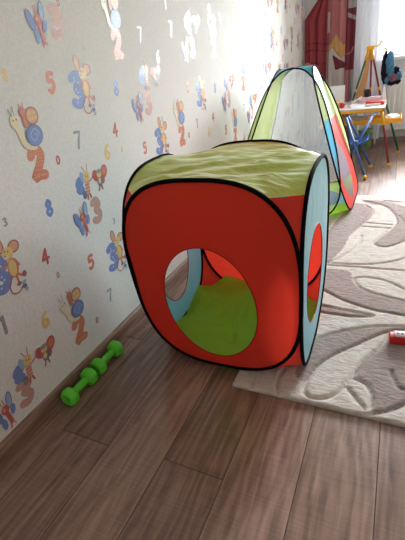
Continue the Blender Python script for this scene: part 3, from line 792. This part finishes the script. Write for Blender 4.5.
# ------------------------------------------------------------------ kids' table
TX0, TX1, TY0, TY1, TZ = .36, .955, 4.22, 4.92, .54
t = thing('kids_table', 'small kids table with pale top, yellow rim and coloured splayed legs under the window', 'table', ((TX0 + TX1) / 2, (TY0 + TY1) / 2, 0))
ox, oy = (TX0 + TX1) / 2, (TY0 + TY1) / 2
hx, hy = (TX1 - TX0) / 2, (TY1 - TY0) / 2
bm = bmesh.new(); add_box(bm, -hx, hx, -hy, hy, TZ - .014, TZ, .005); obj('tabletop', bm, M['tabletop'], t)
bm = bmesh.new()
for a in ((-hx, hx, -hy, -hy + .02), (-hx, hx, hy - .02, hy), (-hx, -hx + .02, -hy, hy), (hx - .02, hx, -hy, hy)): add_box(bm, *a, TZ - .04, TZ - .0145, .003)
obj('rim', bm, M['yellow'], t)
def cleg(parent, top, foot, m, r=.011, foot_m='yellow', sleeve=True, org=(0, 0)):
    top = Vector((top[0] - org[0], top[1] - org[1], top[2])); foot = Vector((foot[0] - org[0], foot[1] - org[1], .0)); d = top - foot
    bm = bmesh.new(); tube(bm, [foot + d * .02, top], r, seg=12); l = obj('leg', bm, M[m], parent)
    bm = bmesh.new(); tube(bm, [foot + d * (.012 / d.length), foot + d * .07], [r * 1.5, r * 1.3], seg=12); obj('foot_cap', bm, M[foot_m], l)
    if sleeve:
        bm = bmesh.new(); tube(bm, [foot + d * .72, foot + d * .99], r * 1.35, seg=12); obj('sleeve', bm, M['yellow'], l)
    return l
cleg(t, (.925, 4.26, TZ - .02), (1.042, 4.127), 'darkred', org=(ox, oy))
cleg(t, (.945, 4.76, TZ - .02), (1.124, 4.668), 'greenp', org=(ox, oy), sleeve=False)
cleg(t, (.40, 4.26, TZ - .02), (.30, 4.127), 'darkred', org=(ox, oy))
cleg(t, (.40, 4.76, TZ - .02), (.26, 4.80), 'greenp', org=(ox, oy), sleeve=False)
# yellow tray hanging below, sticking out on the right
bm = bmesh.new()
x0, x1, y0, y1, z0 = .47 - ox, 1.10 - ox, 4.33 - oy, 4.62 - oy, .375
add_box(bm, x0, x1, y0, y1, z0, z0 + .008)
for a in ((x0, x1, y0 - .008, y0), (x0, x1, y1, y1 + .008), (x0 - .008, x0, y0 - .008, y1 + .008), (x1, x1 + .008, y0 - .008, y1 + .008)): add_box(bm, *a, z0, z0 + .045, .002)
for xx in (x0 + .04, x1 - .28): add_box(bm, xx, xx + .012, y0 + .1, y0 + .112, z0 + .03, TZ - .03)
for yy in (y0 + .07, y0 + .13, y0 + .19): add_box(bm, x0, x1, yy, yy + .012, z0 + .01, z0 + .02)
tr = obj('tray', bm, M['yellow'], t); tr['label'] = 'yellow tray below the top'
# crumpled white packaging in the tray
for i, (x, y, w, l, lb) in enumerate(((.70, 4.47, .11, .08, 'crumpled white wrapper in the yellow tray, on its left half'), (1.02, 4.47, .065, .09, 'crumpled white wrapper at the tray end sticking out right of the table'))):
    bm = bmesh.new(); bmesh.ops.create_icosphere(bm, subdivisions=4, radius=1)
    for v in bm.verts:
        n_ = noise.noise(v.co * 2.3 + Vector((i * 7, 0, 0))); v.co *= 1 + .35 * n_
        v.co = Vector((v.co.x * w, v.co.y * l, v.co.z * .02))
    mz = min(v.co.z for v in bm.verts)
    for v in bm.verts: v.co.z -= mz
    o = obj('wrapper', bm, M['paper']); o.location = (x, y, z0 + .021); tag(o, lb, 'wrapper', 'wrappers in the yellow tray')

# ------------------------------------------------------------------ blue folding chair in front of table
f1, f2, f3 = on(2, 371.5, 168.5), on(2, 365.5, 181), on(2, 359, 177)
chx, chy = .74, 3.95
t = thing('folding_chair', 'small blue folding chair with crossed legs and yellow feet in front of the kids table', 'chair', (chx, chy, 0))
def V(x, y, z): return (x - chx, y - chy, z)
w = .17
ft = [(.888, 4.085), (.865, 3.68), (.60, 4.10), (.62, 3.74)]
tops = [(.645, 4.10, .50), (.64, 3.98, .50), (.87, 4.11, .50), (.865, 3.99, .50)]
for fo, to in zip(ft, tops): cleg(t, to, fo, 'bluep', .0115, sleeve=False, org=(chx, chy))
mid = Vector((.745 - chx, 3.985 - chy, .27))
bm = bmesh.new(); ns = 12; gg = {}
for i in range(ns + 1):
    for j in range(ns + 1):
        a, b = i / ns * 2 - 1, j / ns * 2 - 1
        gg[i, j] = bm.verts.new(mid + Vector((a * .095, b * .13, .04 * a * a + .01 * b * b + .004 * noise.noise((a * 3, b * 3, 1)))))
for i in range(ns):
    for j in range(ns): bm.faces.new((gg[i, j], gg[i + 1, j], gg[i + 1, j + 1], gg[i, j + 1]))
s_ = obj('seat', bm, M['bluefab'], t); md = s_.modifiers.new('t', 'SOLIDIFY'); md.thickness = .012
for yy in (4.09, 3.87):
    bm = bmesh.new(); lathe(bm, [(.004, -.03), (.022, -.028), (.026, 0), (.022, .028), (.004, .03)], (mid.x, yy - chy, .29), 'y', 16); obj('hinge', bm, M['bluep'], t)

# ------------------------------------------------------------------ green bin under/behind the table
bm = bmesh.new(); lathe(bm, [(.06, 0), (.064, .004), (.076, .21), (.081, .215), (.081, .225), (.074, .223), (.062, .012), (.01, .01)], (0, 0, 0), 'z', 32)
o = obj('bin', bm, M['bin']); o.location = (.755, 4.97, 0.001); tag(o, 'round mottled green bin on the floor behind the blue folding chair', 'bin')

# ------------------------------------------------------------------ easel behind the table
EY = 4.86
ap = on(1, 370.5, 47, EY); fl = on(1, 352.5, 96, EY - .03); fr_ = on(1, 381.5, 96, EY - .03)
t = thing('easel', 'A-frame easel with green and red legs standing at the back of the kids table', 'easel', (ap.x, EY, TZ))
zt = ap.z - TZ
def eleg(dx, dy, m):
    foot = Vector((dx, dy, 0)); top = Vector((.012 * (1 if dx > 0 else -1), dy * .2, zt - .02)); d = top - foot
    bm = bmesh.new(); tube(bm, [foot + d * .02, top], .0095, seg=4); l = obj('leg', bm, M[m], t, smooth=False)
    for a, b in ((.0, .04), (.20, .26), (.80, .99)):
        bm = bmesh.new(); tube(bm, [foot + d * max(a, .018), foot + d * b], .0135, seg=8); obj('joint', bm, M['yellow'], l)
    return l
eleg(fl.x - ap.x, -.035, 'greenp'); eleg(fr_.x - ap.x, -.035, 'darkred'); eleg(.03, .035, 'darkred'); eleg(-.09, .035, 'greenp')
bm = bmesh.new()
pts = [(fl.x - ap.x + .03, -.034, .03), (-.025, -.034, .03), (.012, -.010, zt - .05), (-.012, -.010, zt - .05)]
vs = [bm.verts.new(p) for p in pts] + [bm.verts.new((p[0], p[1] + .014, p[2])) for p in pts]
for f in ((0, 1, 2, 3), (7, 6, 5, 4), (0, 4, 5, 1), (1, 5, 6, 2), (2, 6, 7, 3), (3, 7, 4, 0)): bm.faces.new([vs[i] for i in f])
obj('board', bm, M['wood'], t, smooth=False)
bm = bmesh.new(); add_box(bm, -.038, .042, -.022, .022, zt - .03, zt + .010, .008); obj('top_joint', bm, M['yellow'], t)
bm = bmesh.new(); tube(bm, [(.03, 0, zt), (.06, -.005, zt + .0), (.088, -.01, zt + .01), (.10, -.01, zt + .045), (.115, -.01, zt + .03)], .009, seg=8)
o = obj('hook', bm, M['cream'], t); o['label'] = 'cream hook'

# ------------------------------------------------------------------ clothes bundle hanging from the hook
def bundle():
    cc = on(1, 391, 68, EY - .02)
    t = thing('hanging_clothes', 'bundle of sky blue, navy and mauve clothes hanging from the easel hook by the window', 'clothes', (cc.x, cc.y, 0))
    def lump(name, c, r, m, seed, lab=None):
        bm = bmesh.new(); bmesh.ops.create_icosphere(bm, subdivisions=4, radius=1)
        for v in bm.verts:
            n_ = noise.noise(Vector((v.co.x * 3.2, v.co.y * 3.2, v.co.z * 1.1)) + Vector((seed, 0, 0))) ; n2 = noise.noise(v.co * 5 + Vector((0, seed, 0)))
            n3 = noise.noise(v.co * 9 + Vector((seed, 0, seed))); k = 1 + .55 * n_ + .3 * n2 + .15 * n3; v.co = Vector((v.co.x * r[0] * k + c[0], v.co.y * r[1] * k + c[1], v.co.z * r[2] * (1 + .3 * n2 + .2 * n3) + c[2]))
        o = obj(name, bm, M[m], t)
        if lab: o['label'] = lab
    z = cc.z
    lump('shirt', (-.055, .0, z + .01), (.030, .035, .14), 'navy', 1, 'navy garment')
    lump('shirt', (-.018, -.02, z + .055), (.036, .03, .10), 'skyblue', 4, 'sky blue garment')
    lump('sleeve', (.005, -.015, z - .03), (.03, .03, .08), 'skyblue', 5)
    lump('sleeve', (.045, .0, z - .03), (.035, .035, .04), 'navy', 9)
    lump('sleeve', (.015, .01, z - .115), (.055, .035, .05), 'navy', 10)
    lump('sleeve', (.03, -.04, z - .09), (.035, .025, .035), 'rose', 12)
    lump('sleeve', (.075, -.005, z - .075), (.03, .03, .045), 'skyblue', 15)
    lump('sleeve', (.07, .005, z - .13), (.03, .03, .028), 'navy', 21)
    lump('sleeve', (-.03, -.02, z - .11), (.018, .02, .035), 'skyblue', 25)
    bm = bmesh.new(); h = on(1, 380, 43, EY - .02)
    tube(bm, [(-.03, .0, z + .16), (-.06, .01, z + .18), (-.085 , .018, z + .19)], .006, seg=6); obj('strap', bm, M['cream'], t)
bundle()

# ------------------------------------------------------------------ things on the table
def spot(px, py, z=TZ): return on(2, px, py, z)
# white board standing on the table at left
bm = bmesh.new(); add_box(bm, -.09, .09, -.006, .006, 0, .19, .002); o = obj('folder', bm, M['paper']); p = on(2, 340, 101, TZ); p = Vector((.45, 4.70, TZ + .0005)); o.location = p; o.rotation_euler = (-.0, 0, .1)
tag(o, 'white paper folder standing on the left of the kids table', 'folder')
# yellow and red ball toy
t = thing('toy_rattle', 'round cream and red toy lying on the left of the kids table', 'toy', (.510, 4.42, TZ))
bm = bmesh.new(); bmesh.ops.create_uvsphere(bm, u_segments=20, v_segments=12, radius=.042, matrix=Matrix.Translation((0, 0, .042))); obj('ball', bm, M['cream'], t)
bm = bmesh.new(); bmesh.ops.create_uvsphere(bm, u_segments=20, v_segments=12, radius=.026, matrix=Matrix.Translation((.045, -.04, .026))); obj('ball', bm, M['redp'], t)
# white pen leaning
bm = bmesh.new(); tube(bm, [(0, 0, .008), (.11, .02, .075), (.125, .022, .084)], [.007, .007, .003], seg=10)
o = obj('marker_pen', bm, M['plastic_white']); o.location = (.605, 4.46, TZ); tag(o, 'white marker pen propped up beside the round cream and red toy', 'pen')
# black cup
bm = bmesh.new(); lathe(bm, [(.024, 0), (.026, .003), (.032, .075), (.029, .075), (.023, .008), (.004, .006)], (0, 0, 0), 'z', 24)
o = obj('cup', bm, M['cup']); o.location = (.755, 4.77, TZ + .0462); tag(o, 'small black cup standing on the long low pale box in front of the easel', 'cup')
# pale box at the back of the table
bm = bmesh.new(); add_box(bm, -.12, .115, -.038, .038, 0, .045, .004); o = obj('flat_box', bm, M['pinkwhite']); o.location = (.80, 4.77, TZ + .0003)
tag(o, 'long low pale box on the kids table in front of the easel', 'box')
# sheets
for i, (x, y, a, lb) in enumerate(((.70, 4.40, .2, 'white paper sheet left of the red toy case'), (.62, 4.52, -.25, 'white paper sheet between the pen and the black cup'))):
    bm = bmesh.new(); ns = 8; gg = {}
    for p in range(ns + 1):
        for q in range(ns + 1):
            gg[p, q] = bm.verts.new(((p / ns - .5) * .15, (q / ns - .5) * .2, .001 + i * .002 + .004 * max(0, noise.noise((p * .4, q * .4, i)))))
    for p in range(ns):
        for q in range(ns): bm.faces.new((gg[p, q], gg[p + 1, q], gg[p + 1, q + 1], gg[p, q + 1]))
    o = obj('paper_sheet', bm, M['paper']); md = o.modifiers.new('t', 'SOLIDIFY'); md.thickness = .0008; o.location = (x, y, TZ + .001); o.rotation_euler = (0, 0, a)
    tag(o, lb, 'paper', 'papers on the kids table')
# red case with white front
t = thing('toy_case', 'red and white rounded toy case on the right of the kids table', 'toy', (.855, 4.44, TZ), .08)
bm = bmesh.new(); add_box(bm, -.085, .085, -.07, .07, .001, .038, .014); obj('case_body', bm, M['redp'], t)
bm = bmesh.new(); add_box(bm, -.088, .05, -.098, -.06, .001, .022, .009); obj('case_front', bm, M['plastic_white'], t)
# white cone bottle + grey box
bm = bmesh.new(); lathe(bm, [(.020, 0), (.023, .004), (.022, .05), (.012, .11), (.004, .155), (.002, .16)], (0, 0, 0), 'z', 20)
o = obj('glue_bottle', bm, M['plastic_white']); o.location = (.925, 4.56, TZ); tag(o, 'white pointed glue bottle at the right end of the kids table', 'bottle')
bm = bmesh.new(); add_box(bm, -.010, .010, -.03, .03, 0, .15, .003); o = obj('slim_box', bm, M['greybox']); o.location = (.935, 4.83, TZ + .0003); tag(o, 'slim grey box standing upright behind the white pointed bottle', 'box')
# pale ball at the far right on the floor
bm = bmesh.new(); bmesh.ops.create_uvsphere(bm, u_segments=24, v_segments=16, radius=.05, matrix=Matrix.Translation((0, 0, .0505)))
q = on(2, 408.5, 156, 0); o = obj('ball', bm, M['greybox']); o.location = (q.x, q.y, 0); tag(o, 'pale grey ball on the floor at the right edge near the radiator', 'ball')

# ------------------------------------------------------------------ radiator under the window
t = thing('radiator', 'white panel radiator on the wall under the window', 'radiator', (1.55, Y1 - .07, 0))
bm = bmesh.new(); add_box(bm, -.62, .62, -.03, .03, .16, .76, .008)
for k in range(24): add_box(bm, -.60 + k * .05, -.575 + k * .05, -.038, -.028, .20, .72, .004)
obj('panel', bm, M['white'], t, smooth=False)
bm = bmesh.new(); tube(bm, [(-.64, 0, .22), (-.70, 0, .22), (-.70, 0, .003)], .011, seg=10)
obj('pipe', bm, M['white'], t)
for s in (-.4, .4):
    bm = bmesh.new(); add_box(bm, s - .02, s + .02, .025, .068, .3, .34); obj('bracket', bm, M['white'], t)

# ------------------------------------------------------------------ curtains
def curtain_mesh(x_of, z0, z1, y, amp, freq, nx=150, nz=260, ph=0.0):
    bm = bmesh.new(); g = {}
    for i in range(nx + 1):
        for j in range(nz + 1):
            s_, z = i / nx, z0 + (z1 - z0) * j / nz
            x0, x1 = x_of(z); x = x0 + (x1 - x0) * s_
            g[i, j] = bm.verts.new((x, y + amp * math.sin(s_ * freq + ph + .25 * math.sin(z * 2.2)) + amp * .4 * math.sin(s_ * freq * 2.3 + z), z))
    for i in range(nx):
        for j in range(nz): bm.faces.new((g[i, j], g[i + 1, j], g[i + 1, j + 1], g[i, j + 1]))
    return bm
def curtain_mat(name, base, zone):
    """printed cloth: base colour, soft plain blocks of gold / cream / wine set by height and width"""
    m, n, N, L = nt(name)
    out = N.new('ShaderNodeOutputMaterial'); d = N.new('ShaderNodeBsdfDiffuse'); t = N.new('ShaderNodeBsdfTranslucent')
    at = N.new('ShaderNodeAttribute'); at.attribute_name = 'print'
    for q in (d, t): L.new(at.outputs['Color'], q.inputs['Color'])
    x = N.new('ShaderNodeMixShader'); x.inputs[0].default_value = .16; L.new(d.outputs[0], x.inputs[1]); L.new(t.outputs[0], x.inputs[2]); L.new(x.outputs[0], out.inputs[0])
    return m
def paint(o, fn):
    me = o.data; at = me.color_attributes.new('print', 'FLOAT_COLOR', 'CORNER')
    buf = []
    for p in me.polygons:
        c = sum((me.vertices[v].co for v in p.vertices), Vector()) / len(p.vertices); col = fn(c.x, c.z)
        for _ in p.loop_indices: buf.extend(col)
    at.data.foreach_set('color', buf)
CM = curtain_mat('printed_curtain', None, None)
RED, PINK, WINE, GOLD, CREAM_, GREYC = srgb(156, 72, 78), srgb(178, 116, 116), srgb(118, 56, 66), srgb(204, 164, 104), srgb(206, 198, 192), srgb(165, 158, 160)
cy_ = Y1 - .17
P = lambda px, py: on(1, px, py, cy_)
xa0, xa1, xb1, xc1 = P(304.5, 50).x, P(327, 50).x, P(345, 50).x, P(354.5, 50).x
zz = lambda py: P(330, py).z
def xo1(z):
    top = max(0, z - zz(16)); return (xa0 + .0 + top * .85 if z > zz(16) else xa0, xa1)
t = thing('curtain', 'long red printed curtain hanging in the far corner beside the window', 'curtain', (0, 0, 0))
bm = curtain_mesh(xo1, .06, 1.75, cy_, .018, 16)
o = obj('curtain_panel', bm, CM, t); o['label'] = 'red curtain panel nearest the wallpaper'
def f1_(x, z):
    k = (x - xa0) / (xa1 - xa0)
    if zz(68) < z < zz(60) and k < .28: return GOLD
    for zc in (zz(42), zz(49), zz(62)):
        if abs(z - zc - .012 * math.sin(k * 5)) < .005 and k > .1: return WINE
    return RED
paint(o, f1_)
def xo2(z): return (xa1 - .005, xb1)
bm = curtain_mesh(xo2, .06, 2.35, cy_ + .01, .016, 14, ph=1)
o = obj('curtain_panel', bm, CM, t); o['label'] = 'rose curtain panel with gold and cream print'
pz = lambda L_: [Vector((on(1, 320 + a / 4.765, b / 4.765, cy_).x, on(1, 320 + a / 4.765, b / 4.765, cy_).z)) for a, b in L_]
PW = pz([(58, 262), (118, 298), (128, 322), (70, 332)]); PG = pz([(28, 225), (55, 208), (75, 160), (108, 215), (130, 200), (130, 262), (98, 272), (64, 226), (34, 252)])
PC = pz([(20, 250), (60, 225), (80, 260), (100, 275), (130, 262), (140, 480), (20, 480)])
def f2_(x, z):
    k = (x - xa1) / (xb1 - xa1)
    q = Vector((x, z))
    if inpoly(x, z, PW): return WINE
    if inpoly(x, z, PG): return GOLD
    if inpoly(x, z, PC) or z < zz(69): return CREAM_
    return PINK if not (zz(32) < z < zz(12) and k < .12) else CREAM_
paint(o, f2_)
bm = curtain_mesh(lambda z: (xb1 - .005, xc1), .06, 2.35, cy_ + .015, .014, 9, nx=60, ph=2)
o = obj('curtain_panel', bm, CM, t); o['label'] = 'wine red curtain panel next to the sheer curtain'
def f3_(x, z):
    k = (x - xb1) / (xc1 - xb1)
    if z < zz(72): return PINK if k < .6 else GREYC
    if ((k - .3) / .6) ** 2 + ((z - zz(50)) / .07) ** 2 < 1 and ((k - .1) / .6) ** 2 + ((z - zz(50)) / .06) ** 2 > 1 and z < zz(50): return PINK
    if z > zz(12) or abs(z - zz(17) + .05 * k) < .02: return GREYC if k > .15 else WINE
    return WINE
paint(o, f3_)
xs0, xs1 = xc1 - .01, P(387.5, 25).x
bm = curtain_mesh(lambda z: (xs0, xs1), .02 + .06, 2.35, cy_ + .02, .011, 19, nx=160)
o = obj('sheer_curtain', bm, M['tulle']); tag(o, 'white sheer curtain hanging between the printed curtain and the bright window', 'curtain')
bm = bmesh.new(); tube(bm, [(.02, cy_, 2.38), (2.6, cy_, 2.38)], .014, seg=12); o = obj('curtain_rod', bm, M['white']); tag(o, 'white curtain rod above the window', 'curtain rod')

# ------------------------------------------------------------------ light
w = bpy.data.worlds.new('sky'); sc.world = w; w.use_nodes = True
nw = w.node_tree; nw.nodes.clear()
wo = nw.nodes.new('ShaderNodeOutputWorld'); bg = nw.nodes.new('ShaderNodeBackground')
bg.inputs['Color'].default_value = (.93, .97, 1.0, 1); bg.inputs['Strength'].default_value = 42.0
tcw = nw.nodes.new('ShaderNodeTexCoord'); sx = nw.nodes.new('ShaderNodeSeparateXYZ'); rp = nw.nodes.new('ShaderNodeValToRGB')
rp.color_ramp.elements[0].position = .525; rp.color_ramp.elements[0].color = (.25, .27, .27, 1)      # street and trees low down, open sky above
rp.color_ramp.elements[1].position = .60; rp.color_ramp.elements[1].color = (.88, .95, 1.0, 1)
ma = nw.nodes.new('ShaderNodeMath'); ma.operation = 'MULTIPLY_ADD'; ma.inputs[1].default_value = .5; ma.inputs[2].default_value = .5
nw.links.new(tcw.outputs['Generated'], sx.inputs[0]); nw.links.new(sx.outputs['Z'], ma.inputs[0]); nw.links.new(ma.outputs[0], rp.inputs[0]); nw.links.new(rp.outputs[0], bg.inputs['Color'])
nw.links.new(bg.outputs[0], wo.inputs[0])
ld = bpy.data.lights.new('window_portal', 'AREA'); ld.shape = 'RECTANGLE'; ld.size = WX1 - WX0; ld.size_y = WZ1 - WZ0
ld.cycles.is_portal = True
lo = bpy.data.objects.new('window_portal', ld); COL.objects.link(lo); lo.location = ((WX0 + WX1) / 2, Y1 + T + .02, (WZ0 + WZ1) / 2)
lo.rotation_euler = (-PI / 2, 0, 0)

# ------------------------------------------------------------------ camera
cd = bpy.data.cameras.new('camera'); cd.sensor_fit = 'HORIZONTAL'; cd.sensor_width = 36.0; cd.lens = 36.0 * FPX / 405.0; cd.clip_start = .02
co = bpy.data.objects.new('camera', cd); COL.objects.link(co)
m3 = Matrix(((RM[0][0], RM[0][1], -RM[0][2]), (RM[1][0], RM[1][1], -RM[1][2]), (RM[2][0], RM[2][1], -RM[2][2])))
co.matrix_world = Matrix.Translation(CAMP) @ m3.to_4x4()
sc.camera = co
sc.view_settings.view_transform = 'Standard'; sc.view_settings.look = 'None'; sc.view_settings.gamma = 1; sc.view_settings.use_curve_mapping = False
sc.view_settings.exposure = 0.85
sc.cycles.max_bounces = 12; sc.cycles.diffuse_bounces = 6; sc.cycles.transparent_max_bounces = 16; sc.cycles.transmission_bounces = 8
sc.cycles.use_denoising = True; sc.cycles.sample_clamp_indirect = 12
